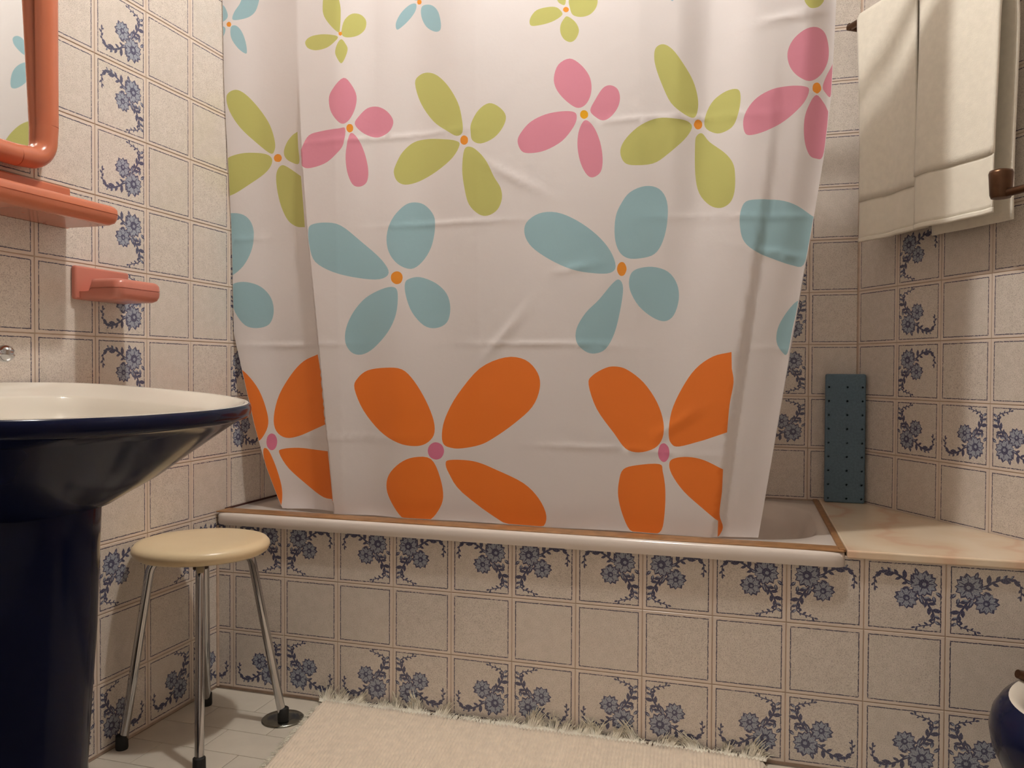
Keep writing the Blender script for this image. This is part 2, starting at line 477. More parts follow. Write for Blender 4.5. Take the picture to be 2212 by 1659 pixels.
# ------------------------------------------------------------------ bathtub, its tiled panel and the marble ledge
PANEL_TOP = .458
panel = struct('wall_tub_panel', prism_mesh('wall_tub_panel', [(.0, T_WALL), (rw((Y_B)/-SY, 0)[0]-.001, T_WALL), (rw((Y_B-.014)/-SY, 0)[0]-.001, .007), (.0, .007)], -.0015, PANEL_TOP, M_GROUT), 'low tiled panel under the bathtub rim with floral border rows', 'panel')
x_right0 = rw(Y_B/-SY, 0)[0]
for i in range(-1, 14):
    xc = .0473 + (i+.5)*TILE_W
    for k in range(3):
        zc = Z_L + (k+.5)*TILE_H
        lo, hi = -1, 1
        if xc - TILE_W/2 < 0: lo = .0005 - xc
        if xc + TILE_W/2 > x_right0: hi = x_right0 - .0005 - xc
        if hi - max(lo, -TILE_W/2) < .008: continue
        kind = 'plain' if k == 1 else {(0, 0): 'A', (0, 1): 'a', (2, 0): 'B', (2, 1): 'b'}[(k, i % 2)]
        put_tile(panel, kind, (xc, 0, zc), 0, (lo, hi, -1, PANEL_TOP - zc))
corner = tube('corner_seal', [(.002, -.002, .004), (.002, -.002, .43)], .004, M_GROUT, 8)
link('corner_seal', corner, panel)

TUB_X0, TUB_X1, TUB_Y0, TUB_Y1 = .003, 1.541, -.020, .690
def rrect(x0, x1, y0, y1, r, z, n=96):
    cx, cy = (x0+x1)/2, (y0+y1)/2; out = []
    for i in range(n):
        a = 2*math.pi*i/n; dx, dy = math.cos(a), math.sin(a)
        # superellipse parametrisation keeps rings aligned with the basin ring
        hx, hy = (x1-x0)/2, (y1-y0)/2; p = 2/r
        out.append((cx + hx*math.copysign(abs(dx)**p, dx), cy + hy*math.copysign(abs(dy)**p, dy), z))
    return out
def tub_rings():
    E = 40; X0, X1, Y0, Y1 = TUB_X0, TUB_X1, TUB_Y0, TUB_Y1; rg = []
    rg.append(rrect(X0+.004, X1-.004, Y0+.012, Y1, E, .437))
    rg.append(rrect(X0, X1, Y0+.003, Y1, E, .435))
    rg.append(rrect(X0, X1, Y0, Y1, E, .439))
    rg.append(rrect(X0, X1, Y0, Y1, E, .458))
    rg.append(rrect(X0+.001, X1-.001, Y0+.003, Y1, E, .464))
    rg.append(rrect(X0+.004, X1-.004, Y0+.009, Y1-.003, E, .467))
    rg.append(rrect(.060, 1.508, .050, .640, 5, .466))
    rg.append(rrect(.070, 1.500, .058, .632, 4.5, .461))
    rg.append(rrect(.085, 1.480, .075, .615, 4, .425))
    rg.append(rrect(.12, 1.42, .10, .59, 3.6, .28))
    rg.append(rrect(.18, 1.34, .14, .55, 3.4, .14))
    rg.append(rrect(.26, 1.26, .19, .50, 3.2, .105))
    rg.append(rrect(.5, 1.0, .3, .4, 3, .10))
    return rg
tub = thing('bathtub', 'white enamel bathtub behind the tiled panel', 'bathtub', (0, 0, 0))
link('tub_shell', loft('tub_shell', tub_rings(), M_ENAMEL, cap0=False), tub)
link('sealing_strip', box_mesh('sealing_strip', (.004, -.011, .4662), (1.537, .043, .4692), M_SEAL, .001), tub)['label'] = 'tan strip of old sealant along the tub rim'
link('sealing_strip', prism_mesh('sealing_strip', [(1.528, .0), (1.541, .0), (1.532, Y_B-.003), (1.519, Y_B-.003)], .4655, .4715, M_SEAL, .001), tub)
link('sealing_strip', box_mesh('sealing_strip', (.0005, .03, .4655), (.006, .68, .471), M_MOULD, .001), tub)
ledge_poly = [(1.5425, -.012), (rw((Y_B+.012)/-SY, 0)[0]-.002, -.012), (X_R-.003, Y_B-.002), (1.534, Y_B-.002)]
ledge = tag(link('marble_ledge', prism_mesh('marble_ledge', ledge_poly, .4555, .472, M_MARBLE, .003)), 'cream and pink marble ledge between the bathtub and the slanting wall', 'ledge')

# ------------------------------------------------------------------ shower curtain
LEFT_EDGE = [(0.465,0.148),(0.493,0.134),(0.578,0.098),(0.689,0.064),(0.826,0.031),(0.938,0.005),(1.087,0.004),(1.309,0.004),(1.517,0.004),(1.817,0.004)]
RIGHT_EDGE = [(0.465,1.365),(0.547,1.377),(0.640,1.390),(0.743,1.404),(0.855,1.422),(0.926,1.433),(1.046,1.453),(1.164,1.472),(1.301,1.492),(1.436,1.506),(1.571,1.511),(1.628,1.513)]
STEP_LINE = [(0.472,0.316),(0.612,0.304),(0.708,0.294),(0.881,0.279),(1.208,0.247),(1.315,0.239),(1.450,0.232),(1.608,0.229),(1.781,0.228)]
# ---- curtain fold shape (metres) ----
def lerp_tab(tab, v):
    if v <= tab[0][0]: return tab[0][1]
    for (a, p), (b, q) in zip(tab, tab[1:]):
        if v <= b: return p + (q - p) * (v - a) / (b - a)
    return tab[-1][1]
def smooth_tab(tab, v):
    if v <= tab[0][0]: return tab[0][1]
    for (a, p), (b, q) in zip(tab, tab[1:]):
        if v <= b:
            t = (v - a) / (b - a); t = t * t * (3 - 2 * t)
            return p + (q - p) * t
    return tab[-1][1]
def sstep(a, b, v):
    t = min(1, max(0, (v - a) / (b - a))); return t * t * (3 - 2 * t)
PROFILE_TOP = [(0,.000),(.09,-.002),(.17,.009),(.24,.011),(.35,-.004),(.50,.002),(.64,-.004),(.74,-.002),(.80,.013),(.88,.000),(.95,.002),(1,.016)]
PROFILE_LOW = [(0,-.002),(.10,.004),(.20,-.003),(.37,.004),(.55,-.003),(.72,.004),(.84,-.003),(.905,-.004),(.925,.007),(1,.014)]
def curtain_y(x, z):
    t = (1.81 - z) / (1.81 - .468)
    xs, xl, xr = lerp_tab(STEP_LINE, z), lerp_tab(LEFT_EDGE, z), lerp_tab(RIGHT_EDGE, z)
    y = .012 + .040 * t
    amp = .020 * sstep(.12, .5, t)
    if x < xs:
        r = (xs - x) / max(.02, xs - xl)
        k = math.sin(math.pi / 2 * min(r / .55, 1)) * .022
        if r > .55: k -= sstep(.55, 1, r) * .016
        return y + k + amp * sstep(0, .004, xs - x)
    q = (x - xs) / max(.02, xr - xs)
    w = sstep(.1, .8, t)
    return y + 1.75 * ((1 - w) * smooth_tab(PROFILE_TOP, q) + w * smooth_tab(PROFILE_LOW, q))

PRINT = [
('o','28,1747 27,1744 25,1741 22,1741 18,1742 16,1744 15,1748 16,1751 19,1753 22,1754 25,1753 27,1750'),
('T','32,1759 36,1777 51,1798 66,1823 104,1820 97,1785 80,1767 54,1759'),
('T','27,1740 41,1743 55,1728 65,1701 68,1674 61,1672 43,1687 27,1713'),
('T','19,1769 15,1785 7,1797 -1,1796 -2,1758 12,1759'),
('T','11,1739 1,1744 -2,1739 -4,1714 0,1713 9,1725'),
('o','359,1680 358,1678 356,1676 354,1676 352,1677 350,1679 350,1681 350,1683 352,1685 354,1685 357,1685 358,1683'),
('G','350,1684 329,1702 309,1729 305,1753 312,1780 345,1776 355,1751 356,1723 354,1696'),
('G','359,1677 359,1696 367,1716 384,1729 404,1727 417,1712 414,1691 397,1676 373,1671'),
('G','348,1673 332,1680 300,1686 268,1685 252,1674 259,1658 283,1649 316,1651 340,1663'),
('G','357,1667 368,1654 372,1641 365,1620 356,1608 347,1618 340,1636 346,1656'),
('o','565,1742 564,1739 562,1737 559,1737 555,1738 553,1741 552,1744 553,1747 555,1749 559,1749 562,1747 564,1745'),
('T','549,1740 532,1740 510,1724 496,1702 496,1686 504,1685 528,1702 547,1723'),
('T','566,1731 591,1729 611,1711 620,1684 619,1663 602,1663 578,1680 564,1707'),
('o','937,1672 936,1669 933,1667 930,1667 927,1668 924,1671 923,1674 924,1677 927,1679 930,1679 933,1678 936,1675'),
('G','939,1677 937,1694 948,1717 987,1710 1004,1687 1002,1667 987,1653 965,1651 946,1659'),
('G','921,1667 908,1681 886,1685 859,1681 844,1664 845,1648 864,1646 895,1650 917,1659'),
('G','934,1657 952,1642 961,1622 954,1604 941,1598 926,1606 917,1622 917,1640 926,1654'),
('G','927,1684 913,1691 909,1702 917,1713 929,1701'),
('G','1448,1632 1454,1620 1463,1614 1478,1619 1488,1634 1480,1648 1453,1646'),
('o','161,1396 159,1391 154,1387 147,1387 140,1389 136,1393 135,1398 137,1403 142,1406 148,1407 155,1405 159,1401'),
('G','124,1411 88,1438 45,1479 17,1523 9,1559 21,1574 42,1577 67,1561 100,1524 128,1482 141,1438 137,1415'),
('G','129,1389 123,1404 98,1413 53,1415 10,1406 -17,1393 | -24,1302 17,1309 68,1338 113,1367'),
('G','158,1377 181,1369 223,1342 | 228,1212 200,1216 172,1234 151,1272 140,1320 141,1359'),
('G','219,1454 | 219,1414 219,1375 191,1382 173,1395 169,1412 181,1433 201,1448'),
('o','383,1448 382,1442 379,1439 374,1437 370,1439 367,1443 366,1448 367,1453 370,1457 375,1458 379,1457 382,1453'),
('P','357,1459 340,1470 323,1496 320,1528 334,1550 361,1572 380,1555 392,1527 388,1496 374,1469'),
('P','387,1458 398,1478 419,1497 445,1499 471,1485 487,1461 479,1438 456,1424 433,1424 405,1437'),
('P','363,1447 344,1448 296,1446 259,1439 239,1412 228,1381 243,1359 270,1357 310,1367 342,1389 358,1410'),
('P','380,1436 398,1416 413,1378 420,1339 415,1312 397,1302 379,1309 366,1341 363,1383 371,1424'),
('G','545,1548 557,1566 581,1569 610,1556 641,1525 667,1482 677,1442 678,1412 662,1405 636,1420 597,1449 561,1498'),
('G','670,1383 659,1394 624,1402 580,1408 542,1404 512,1382 494,1352 489,1332 498,1311 520,1301 557,1307 608,1328 651,1355'),
('o','692,1392 691,1387 687,1383 682,1382 677,1384 673,1388 672,1394 673,1399 677,1403 682,1404 687,1402 691,1398'),
('G','699,1411 701,1432 720,1461 745,1475 770,1464 785,1443 778,1418 756,1394 724,1382 703,1391'),
('G','682,1370 698,1376 719,1362 739,1337 755,1303 771,1276 774,1250 763,1225 740,1212 717,1216 692,1241 681,1281 676,1325'),
('y','983,1429 982,1424 978,1421 973,1420 969,1422 965,1426 964,1431 965,1436 968,1439 973,1440 978,1438 982,1434'),
('P','954,1448 926,1470 906,1497 901,1523 912,1551 939,1561 965,1544 985,1517 991,1491 987,1467 974,1450'),
('P','988,1438 1000,1461 1017,1484 1034,1489 1051,1479 1057,1458 1051,1436 1034,1417 1017,1412 1000,1422'),
('P','956,1424 950,1438 921,1443 881,1440 845,1426 821,1402 813,1382 823,1359 845,1353 881,1357 921,1375 948,1404'),
('P','976,1417 996,1400 1011,1365 1017,1327 1013,1298 996,1286 981,1292 966,1319 958,1357 961,1394'),
('o','1237,1391 1236,1386 1232,1382 1228,1381 1224,1382 1221,1386 1219,1391 1221,1397 1224,1401 1228,1402 1232,1401 1236,1397'),
('G','1133,1543 1137,1562 1153,1568 1173,1555 1197,1522 1217,1487 1227,1451 1227,1423 1219,1406 1198,1414 1170,1439 1150,1481 1137,1518'),
('G','1215,1384 1206,1398 1178,1404 1142,1407 1105,1395 1072,1369 1058,1343 1064,1318 1084,1307 1130,1308 1162,1326 1198,1357'),
('G','1243,1386 1245,1414 1261,1443 1288,1459 1312,1459 1319,1443 1316,1412 1305,1382 1285,1370 1265,1370'),
('G','1222,1346 1225,1366 1237,1372 1253,1352 1286,1324 1304,1299 1309,1272 1308,1236 1299,1213 1279,1203 1255,1211 1232,1239 1223,1281'),
('o','1485,1450 1484,1445 1480,1440 1476,1438 1472,1440 1468,1443 1467,1449 1468,1455 1471,1459 1476,1461 1480,1460 1483,1456'),
('P','1460,1463 1437,1474 1420,1496 1415,1524 1425,1550 1447,1569 1473,1576 1491,1565 1499,1535 1497,1504 1482,1476'),
('P','1488,1452 1494,1473 1508,1501 | 1507,1465 1504,1432 1494,1440'),
('P','1460,1444 1450,1452 1419,1455 1385,1450 1354,1435 1334,1413 1325,1387 1330,1360 1348,1356 1382,1366 1419,1388 1449,1417'),
('P','1475,1435 1491,1419 1500,1401 | 1498,1356 1490,1306 1477,1302 1462,1310 1452,1340 1451,1382 1460,1413'),
('T','-22,1251 5,1259 40,1254 61,1233 67,1198 58,1156 36,1118 6,1095 -14,1093'),
('T','-6,1060 12,1073 46,1075 84,1062 112,1032 119,994 105,962 71,952 38,960 10,995 -5,1038'),
('o','514,1071 512,1063 507,1057 498,1055 490,1058 484,1064 482,1072 484,1080 490,1085 498,1087 506,1085 512,1079'),
('T','476,1084 456,1117 401,1164 347,1206 302,1216 262,1212 253,1195 257,1154 273,1117 323,1090 389,1074 450,1069'),
('T','536,1092 501,1105 476,1136 470,1176 484,1216 511,1245 537,1256 570,1249 597,1220 600,1186 589,1142 565,1108'),
('T','520,1055 530,1067 560,1071 602,1055 631,1028 640,993 631,959 602,945 570,952 539,985 523,1025'),
('T','501,1030 490,1048 456,1044 410,1023 376,988 356,947 354,911 369,886 396,880 431,896 473,936 496,980'),
('o','1072,1075 1070,1067 1066,1061 1061,1059 1056,1061 1052,1067 1050,1075 1052,1084 1056,1089 1061,1091 1066,1089 1070,1083'),
('T','1047,1082 1034,1118 1003,1155 956,1190 908,1211 865,1211 834,1191 830,1163 848,1133 892,1102 946,1077 998,1067 1034,1067'),
('T','1075,1099 1055,1115 1045,1148 1047,1193 1060,1223 1080,1247 1115,1259 1145,1251 1162,1223 1163,1178 1153,1134 1135,1107 1105,1098'),
('T','1079,1056 1093,1073 1130,1078 1165,1066 1185,1038 1189,1003 1178,968 1158,955 1131,964 1100,990 1080,1026'),
('T','1064,1031 1055,1051 1039,1042 1008,1006 977,976 956,940 956,909 975,888 998,882 1024,893 1044,929 1057,980'),
('T','1320,1165 1322,1194 1333,1213 1361,1216 1403,1214 1440,1201 1473,1178 | 1465,1125 1454,1075 1428,1075 1386,1090 1348,1108 1327,1131'),
('T','1447,1000 | 1441,976 1433,937 1423,883 1412,885 1400,907 1402,937 1416,966 1434,990'),
('p','128,647 126,635 121,627 114,624 107,627 101,635 99,646 101,658 106,666 113,669 121,666 126,658'),
('O','22,835 44,827 78,784 100,725 102,687 84,654 69,659 52,746'),
('O','152,658 125,676 118,714 133,774 170,828 211,863 260,881 | 295,704 238,682 191,664'),
('O','90,625 104,625 124,585 142,531 145,494 139,477 123,515 96,584'),
('O','134,617 144,628 190,632 249,629 303,627 | 315,503 265,504 213,533 161,575'),
('p','621,642 618,631 611,623 600,620 589,623 582,630 579,641 582,652 590,660 600,663 611,660 618,653'),
('O','376,793 384,819 413,840 466,847 512,843 544,815 575,766 595,716 595,681 574,659 543,652 499,659 446,687 400,737'),
('O','587,621 543,624 504,608 471,576 464,540 479,505 508,471 536,463 578,466 604,491 618,527 610,577'),
('O','780,873 831,867 862,836 867,799 848,755 802,714 750,678 715,660 669,650 641,650 620,659 616,687 626,727 657,782 715,846'),
('O','625,612 636,620 677,621 713,616 755,601 825,572 864,537 883,496 870,467 818,465 773,473 668,540 633,587'),
('p','1171,657 1169,646 1164,638 1158,635 1152,638 1147,645 1145,656 1147,667 1151,675 1158,678 1164,675 1169,668'),
('O','984,810 993,831 1024,849 1049,852 1075,844 1111,816 1142,771 1157,725 1155,690 1137,666 1101,655 1070,663 1044,696 1003,753'),
('O','1175,678 1169,700 1175,751 1197,802 1227,847 1265,875 1305,885 | 1306,848 1310,818 1302,769 1297,707 | 1247,688 1193,672'),
('O','1148,630 1096,625 1065,614 1055,587 1053,551 1063,509 1081,473 1107,465 1133,467 1154,479 1161,521 1162,573 1156,613'),
('O','1171,634 1183,645 1213,649 1248,643 1289,624 | 1287,573 1282,522 1289,490 1278,466 | 1279,507 1248,532 1204,570 1176,609'),
('T','568,1750 570,1775 580,1797 594,1806 606,1800 604,1782 590,1762 578,1752'),
('T','556,1749 545,1765 535,1790 520,1805 512,1795 520,1770 540,1752'),
('T','1171,1725 1180,1700 1182,1680 1173,1660 1164,1672 1161,1695'),
('T','1165,1742 1140,1752 1118,1775 1125,1790 1150,1778'),
('T','1178,1744 1190,1775 1210,1790 1222,1775 1205,1752'),
('T','1160,1733 1135,1731 1105,1718 1102,1726 1125,1744'),
('o','1177,1736 1175,1740 1171,1742 1167,1740 1165,1736 1167,1732 1171,1730 1175,1732'),
('G','1462,1664 1445,1690 1450,1715 1468,1712 1472,1685'),
('G','1455,1660 1430,1674 1405,1672 1400,1662 1425,1656'),
('G','1476,1664 1488,1680 1500,1676 1498,1664 1486,1658'),
]

def curtain():
    zt, zb = 2.068, .4695
    top_l = LEFT_EDGE[-1][1]; top_r = 1.515
    le = [(z, x) for z, x in LEFT_EDGE if zb < z < zt]; re_ = [(z, x) for z, x in RIGHT_EDGE if zb < z < zt]
    def dense(pts):
        out = []
        for (x0, z0), (x1, z1) in zip(pts, pts[1:]):
            n = max(1, int(math.hypot(x1-x0, z1-z0)/.015))
            out += [(x0+(x1-x0)*k/n, z0+(z1-z0)*k/n) for k in range(n)]
        return out
    ring = [(lerp_tab(LEFT_EDGE, zb), zb)] + [(x, z) for z, x in le] + [(top_l, zt), (top_r, zt)] + [(x, z) for z, x in reversed(re_)] + [(lerp_tab(RIGHT_EDGE, zb), zb)]
    ring = dense(ring + ring[:1])
    vs = [Vector(p) for p in ring]; es = [(i, (i+1) % len(ring)) for i in range(len(ring))]
    for off in (.005, 0, -.004, -.009):
        o = len(vs); n = 170
        pts = [(lerp_tab(STEP_LINE, zb+(zt-zb)*k/n)+off, zb+(zt-zb)*k/n) for k in range(n+1)]
        vs += [Vector(p) for p in pts]; es += [(o+k, o+k+1) for k in range(n)]
    polys = []
    for col, txt in PRINT:
        pts, corners = [], set()
        for w in txt.split():
            if w == '|': corners.add(len(pts)-1); corners.add(len(pts))
            else: x, z = w.split(','); pts.append((int(x)/1000, int(z)/1000))
        n = len(pts); corners = {c % n for c in corners}
        lines = set(corners)
        p = spline(pts, lines, 4)
        zmid = sum(z for _, z in p)/len(p)
        p = [(min(max(x, lerp_tab(LEFT_EDGE, z)+.0008), lerp_tab(RIGHT_EDGE, z)-.0008), min(max(z, zb+.0008), zt-.0008)) for x, z in p]
        polys.append((col, p))
        o = len(vs); vs += [Vector(q) for q in p]; es += [(o+k, o+(k+1) % len(p)) for k in range(len(p))]
    cell = .0045; taken = {(int(p.x/cell)+i, int(p.y/cell)+j) for p in vs for i in (-1, 0, 1) for j in (-1, 0, 1)}
    g = .0105; z = zb + g
    rnd = random.Random(1)
    while z < zt - g/2:
        x = lerp_tab(LEFT_EDGE, z) + g; xr = lerp_tab(RIGHT_EDGE, z) - .014
        while x < xr:
            p = Vector((x + rnd.uniform(-1, 1)*.0015, z + rnd.uniform(-1, 1)*.0015)); x += g
            d = p.x - lerp_tab(STEP_LINE, p.y)
            if (int(p.x/cell), int(p.y/cell)) not in taken and not -.008 < d < .004: vs.append(p)
        z += g
    for k in range(int((zt-zb)/.008)):           # even strips beside the free edge
        zz = zb + .006 + k*.008
        if zz > zt - .004: break
        for q in (lerp_tab(RIGHT_EDGE, zz) - .0045, lerp_tab(RIGHT_EDGE, zz) - .009, lerp_tab(LEFT_EDGE, zz) + .0045):
            if (int(q/cell), int(zz/cell)) not in taken: vs.append(Vector((q, zz)))
    rv, re2, rf, *_ = delaunay_2d_cdt(vs, es, [], 1, 1e-6, False)
    keys = 'WGPTOopy'
    bb = [(min(x for x, _ in p), max(x for x, _ in p), min(z for _, z in p), max(z for _, z in p)) for _, p in polys]
    idx = []
    for f in rf:
        cx = sum(rv[i].x for i in f)/3; cz = sum(rv[i].y for i in f)/3; s = 0
        for (col, p), b in zip(polys, bb):
            if b[0] <= cx <= b[1] and b[2] <= cz <= b[3] and inside(p, cx, cz): s = keys.index(col); break
        idx.append(s)
    edge = {}
    for fi, f in enumerate(rf):
        for i in range(len(f)): edge.setdefault(frozenset((f[i], f[i-1])), []).append(fi)
    near = [[] for _ in rf]
    for fs in edge.values():
        if len(fs) == 2: near[fs[0]].append(fs[1]); near[fs[1]].append(fs[0])
    done = [False]*len(rf)
    for f0 in range(len(rf)):                # no stray specks in the print: tiny islands take the colour around them
        if done[f0]: continue
        isl, st = [], [f0]; done[f0] = True; rim = []
        while st:
            f = st.pop(); isl.append(f)
            for q in near[f]:
                if idx[q] == idx[f0]:
                    if not done[q]: done[q] = True; st.append(q)
                else: rim.append(idx[q])
        if len(isl) <= 6 and rim:
            s = max(set(rim), key=rim.count)
            for f in isl: idx[f] = s
    def wrinkle(x, z):
        w = 0
        for zc, a in ((1.41, .0016), (1.19, .0015), (.90, .0018), (.66, .0016)):     # fold lines from the packet
            w += a * math.exp(-((z-zc-.01*math.sin(3*x))/.007)**2) * (.5 + .5*math.sin(9*x + zc*7))
        for xc, a, s in ((.34, .004, .10), (.715, .0055, .16), (1.10, .0055, .15)):
            d = abs(x - xc - .004*math.sin(4*z))
            w += a * max(0, 1 - d/s)**2
        for xc, zc, ang, ln, wd, a in ((.78, .93, .85, .07, .012, .004), (.80, 1.30, -.5, .08, .012, .0025), (1.42, 1.60, .12, .06, .010, .003), (1.18, .72, .6, .06, .012, .003), (.95, 1.08, .2, .05, .009, .002), (1.40, 1.10, -.2, .06, .008, .0025)):
            u = (x-xc)*math.cos(ang) + (z-zc)*math.sin(ang); v = -(x-xc)*math.sin(ang) + (z-zc)*math.cos(ang)
            w += a * math.exp(-(u/ln)**2 - (v/wd)**2)
        return -w
    verts = [(v.x, curtain_y(v.x, v.y) + wrinkle(v.x, v.y), v.y) for v in rv]
    me = mesh('shower_curtain', verts, [tuple(f) for f in rf], [CUR[k] for k in keys], True, idx)
    bm = bmesh.new(); bm.from_mesh(me)
    bmesh.ops.remove_doubles(bm, verts=bm.verts, dist=.0009)
    bmesh.ops.dissolve_degenerate(bm, edges=bm.edges, dist=.0004)
    bm.to_mesh(me); bm.free(); me.update()
    n = sum(p.normal.y for p in me.polygons)
    if n > 0: me.flip_normals()
    f = lambda x, z: curtain_y(x, z) + wrinkle(x, z)
    nor = []; h = .0015
    for v in me.vertices:                    # smooth cloth normals taken from the fold shape itself
        x, z = v.co.x, v.co.z
        nor.append(Vector(((f(x+h, z)-f(x-h, z))/(2*h), -1, (f(x, z+h)-f(x, z-h))/(2*h))).normalized())
    me.normals_split_custom_set_from_vertices(nor)
    return me
cur = thing('shower_curtain', 'white shower curtain printed with green, pink, teal and orange flowers', 'curtain', (.76, .03, .4695))
sheet = link('curtain_sheet', curtain(), cur); sheet.location = (-.76, -.03, -.4695)
ROD_Z, ROD_Y = 2.100, .030
rod = thing('curtain_rod', 'chrome shower curtain rod between the two side walls', 'rod', (0, ROD_Y, ROD_Z))
x_rod = rw((Y_B-ROD_Y)/-SY, 0)[0]
link('tube', tube('tube', [(0, 0, 0), (x_rod, 0, 0)], .0125, M_CHROME, 20), rod)
ring_me = tube('curtain_ring', arc((0, 0, 0), .024, 0, 360, 20, lambda c, a, b: (0, a, b))[:-1], .0025, M_WHITECERAMIC, 8, True)
for k in range(10):
    r = link('curtain_ring', ring_me, rod); r.location = (.05 + k*.158, 0, -.014)
for x in (0, x_rod-.012):
    link('end_flange', tube('end_flange', [(x, 0, 0), (x+.012, 0, 0)], .026, M_CHROME, 24), rod)

# ------------------------------------------------------------------ washbasin on its pedestal
sink = thing('washbasin', 'navy blue pedestal washbasin with white bowl fixed to the tiled wall', 'sink', (.25, -.86, 0))
SC = Vector((.22, -.86))
def rim_z(x): return .815 - .060*x
def plan(a):
    ca, sa = math.cos(a), math.sin(a)
    if ca >= 0: rx, p = .357, 2/2.35
    else: rx, p = .218, 2/5.0
    return Vector((rx*math.copysign(abs(ca)**p, ca), .405*math.copysign(abs(sa)**p, sa)))
def sink_ring(sc, dz, shift=0, n=96):
    out = []
    for i in range(n):
        p = plan(2*math.pi*i/n)
        x = SC.x + p.x*sc; y = SC.y + p.y*sc
        if p.x < 0: x = SC.x + p.x*(sc if sc < .9 else 1 - (1-sc)*.15)
        out.append((x - .25 + shift, y + .86, rim_z(x) + dz))
    return out
outer = [(.26,-.172,.07),(.36,-.165,.05),(.46,-.150,.03),(.60,-.124,.015),(.745,-.090,0),(.84,-.062,0),(.915,-.040,0),(.955,-.029,0),(.975,-.026,0),(.993,-.023,0),(1.0,-.017,0),(1.001,-.009,0),(.996,-.003,0),(.988,-.0008,0)]
inner = [(.988,-.0008,0),(.978,.0,0),(.962,-.002,0),(.91,-.014,0),(.865,-.022,0),(.850,-.027,0),(.83,-.045,0),(.78,-.078,0),(.62,-.112,0),(.35,-.125,0),(.10,-.128,0)]
link('basin_shell', loft('basin_shell', [sink_ring(*r) for r in outer], M_BLUECERAMIC, cap1=False), sink)['label'] = 'glossy navy outside of the basin'
link('bowl', loft('bowl', [sink_ring(*r) for r in inner], M_WHITECERAMIC, cap0=False), sink)['label'] = 'glossy white inside of the basin'
PC = (.295-.25, -.85+.86)
ped = [(.118,.0),(.118,.02),(.098,.06),(.083,.14),(.080,.22),(.086,.32),(.094,.44),(.098,.56),(.101,.628),(.099,.645)]
link('pedestal', loft('pedestal', [[(PC[0]+r*1.0*math.cos(2*math.pi*i/64), PC[1]+r*1.0*math.sin(2*math.pi*i/64), z) for i in range(64)] for r, z in ped], M_BLUECERAMIC), sink)
link('tap', tube('tap', [(.09-.25, -.02, .785), (.09-.25, -.02, .845), (.11-.25, -.02, .872), (.15-.25, -.02, .885), (.21-.25, -.02, .868)], [.022, .019, .016, .014, .012], M_CHROME, 16), sink)
lev = link('tap_lever', tube('tap_lever', [(.10-.25, -.02, .845), (.11-.25, .03, .862), (.12-.25, .085, .866), (.12-.25, .118, .867)], [.012, .009, .0075, .0075], M_CHROME, 14), sink)
def ball_ring(k, n=24):
    t = math.pi*k/14; r = .0150*math.sin(t)+.0003
    if 6.5 < k < 8.5: r -= .0018
    return [(.12-.25 + r*math.cos(2*math.pi*i/n), .125 + r*math.sin(2*math.pi*i/n), .867 - .0150*math.cos(t)) for i in range(n)]
link('lever_ball', loft('lever_ball', [ball_ring(k) for k in (0,1,2,3,4,5,6,6.45,6.6,7.4,7.55,8.5,9,10,11,12,13,14)], M_CHROME), lev)

# ------------------------------------------------------------------ mirror with its tube frame
mir = thing('wall_mirror', 'wall mirror in a coral plastic tube frame above the shelf', 'mirror', (0, -.83, 1.24))
def mp(y, z, x=.029): return (x, y + .83, z - 1.24)
MY0, MY1, MZ0, MZ1, MR = -1.10, -.562, 1.243, 1.96, .042
def gx(y, z): return .021 - .045*(y+.60) - .030*(z-1.40)          # the glass sits slightly askew in its frame
gv = [(gx(y, z) - t, y + .83, z - 1.24) for t in (0, .003) for y, z in ((MY0-.004, MZ0-.004), (MY1+.004, MZ0-.004), (MY1+.004, MZ1+.004), (MY0-.004, MZ1+.004))]
gm = fix(mesh('glass', gv, [(0,1,2,3), (7,6,5,4), (0,4,5,1), (1,5,6,2), (2,6,7,3), (3,7,4,0)], M_MIRROR))
link('glass', gm, mir)['label'] = 'mirror glass'
cor = []
for cy, cz, a0 in ((MY1-MR, MZ0+MR, -90), (MY1-MR, MZ1-MR, 0), (MY0+MR, MZ1-MR, 90), (MY0+MR, MZ0+MR, 180)):
    pth = [mp(cy + MR*math.cos(math.radians(a0+9*i)), cz + MR*math.sin(math.radians(a0+9*i))) for i in range(11)]
    s = Vector(pth[0]) - Vector(pth[1]); e = Vector(pth[-1]) - Vector(pth[-2]); s.normalize(); e.normalize()
    pth = [tuple(Vector(pth[0]) + s*.026)] + pth + [tuple(Vector(pth[-1]) + e*.026)]
    link('frame_corner', tube('frame_corner', pth, .0205, M_CORAL, 28), mir)
    cor.append((pth[0], pth[-1]))
for k in range(4):
    a, b = Vector(cor[k][1]), Vector(cor[(k+1) % 4][0]); dd = (b-a).normalized()
    link('frame_rail', tube('frame_rail', [a + dd*.0007, b - dd*.0007], .0205, M_CORAL, 28), mir)
    link('joint', tube('joint', [a - dd*.004, a + dd*.004], .0180, M_CORAL, 20), mir)
    link('joint', tube('joint', [b - dd*.004, b + dd*.004], .0180, M_CORAL, 20), mir)

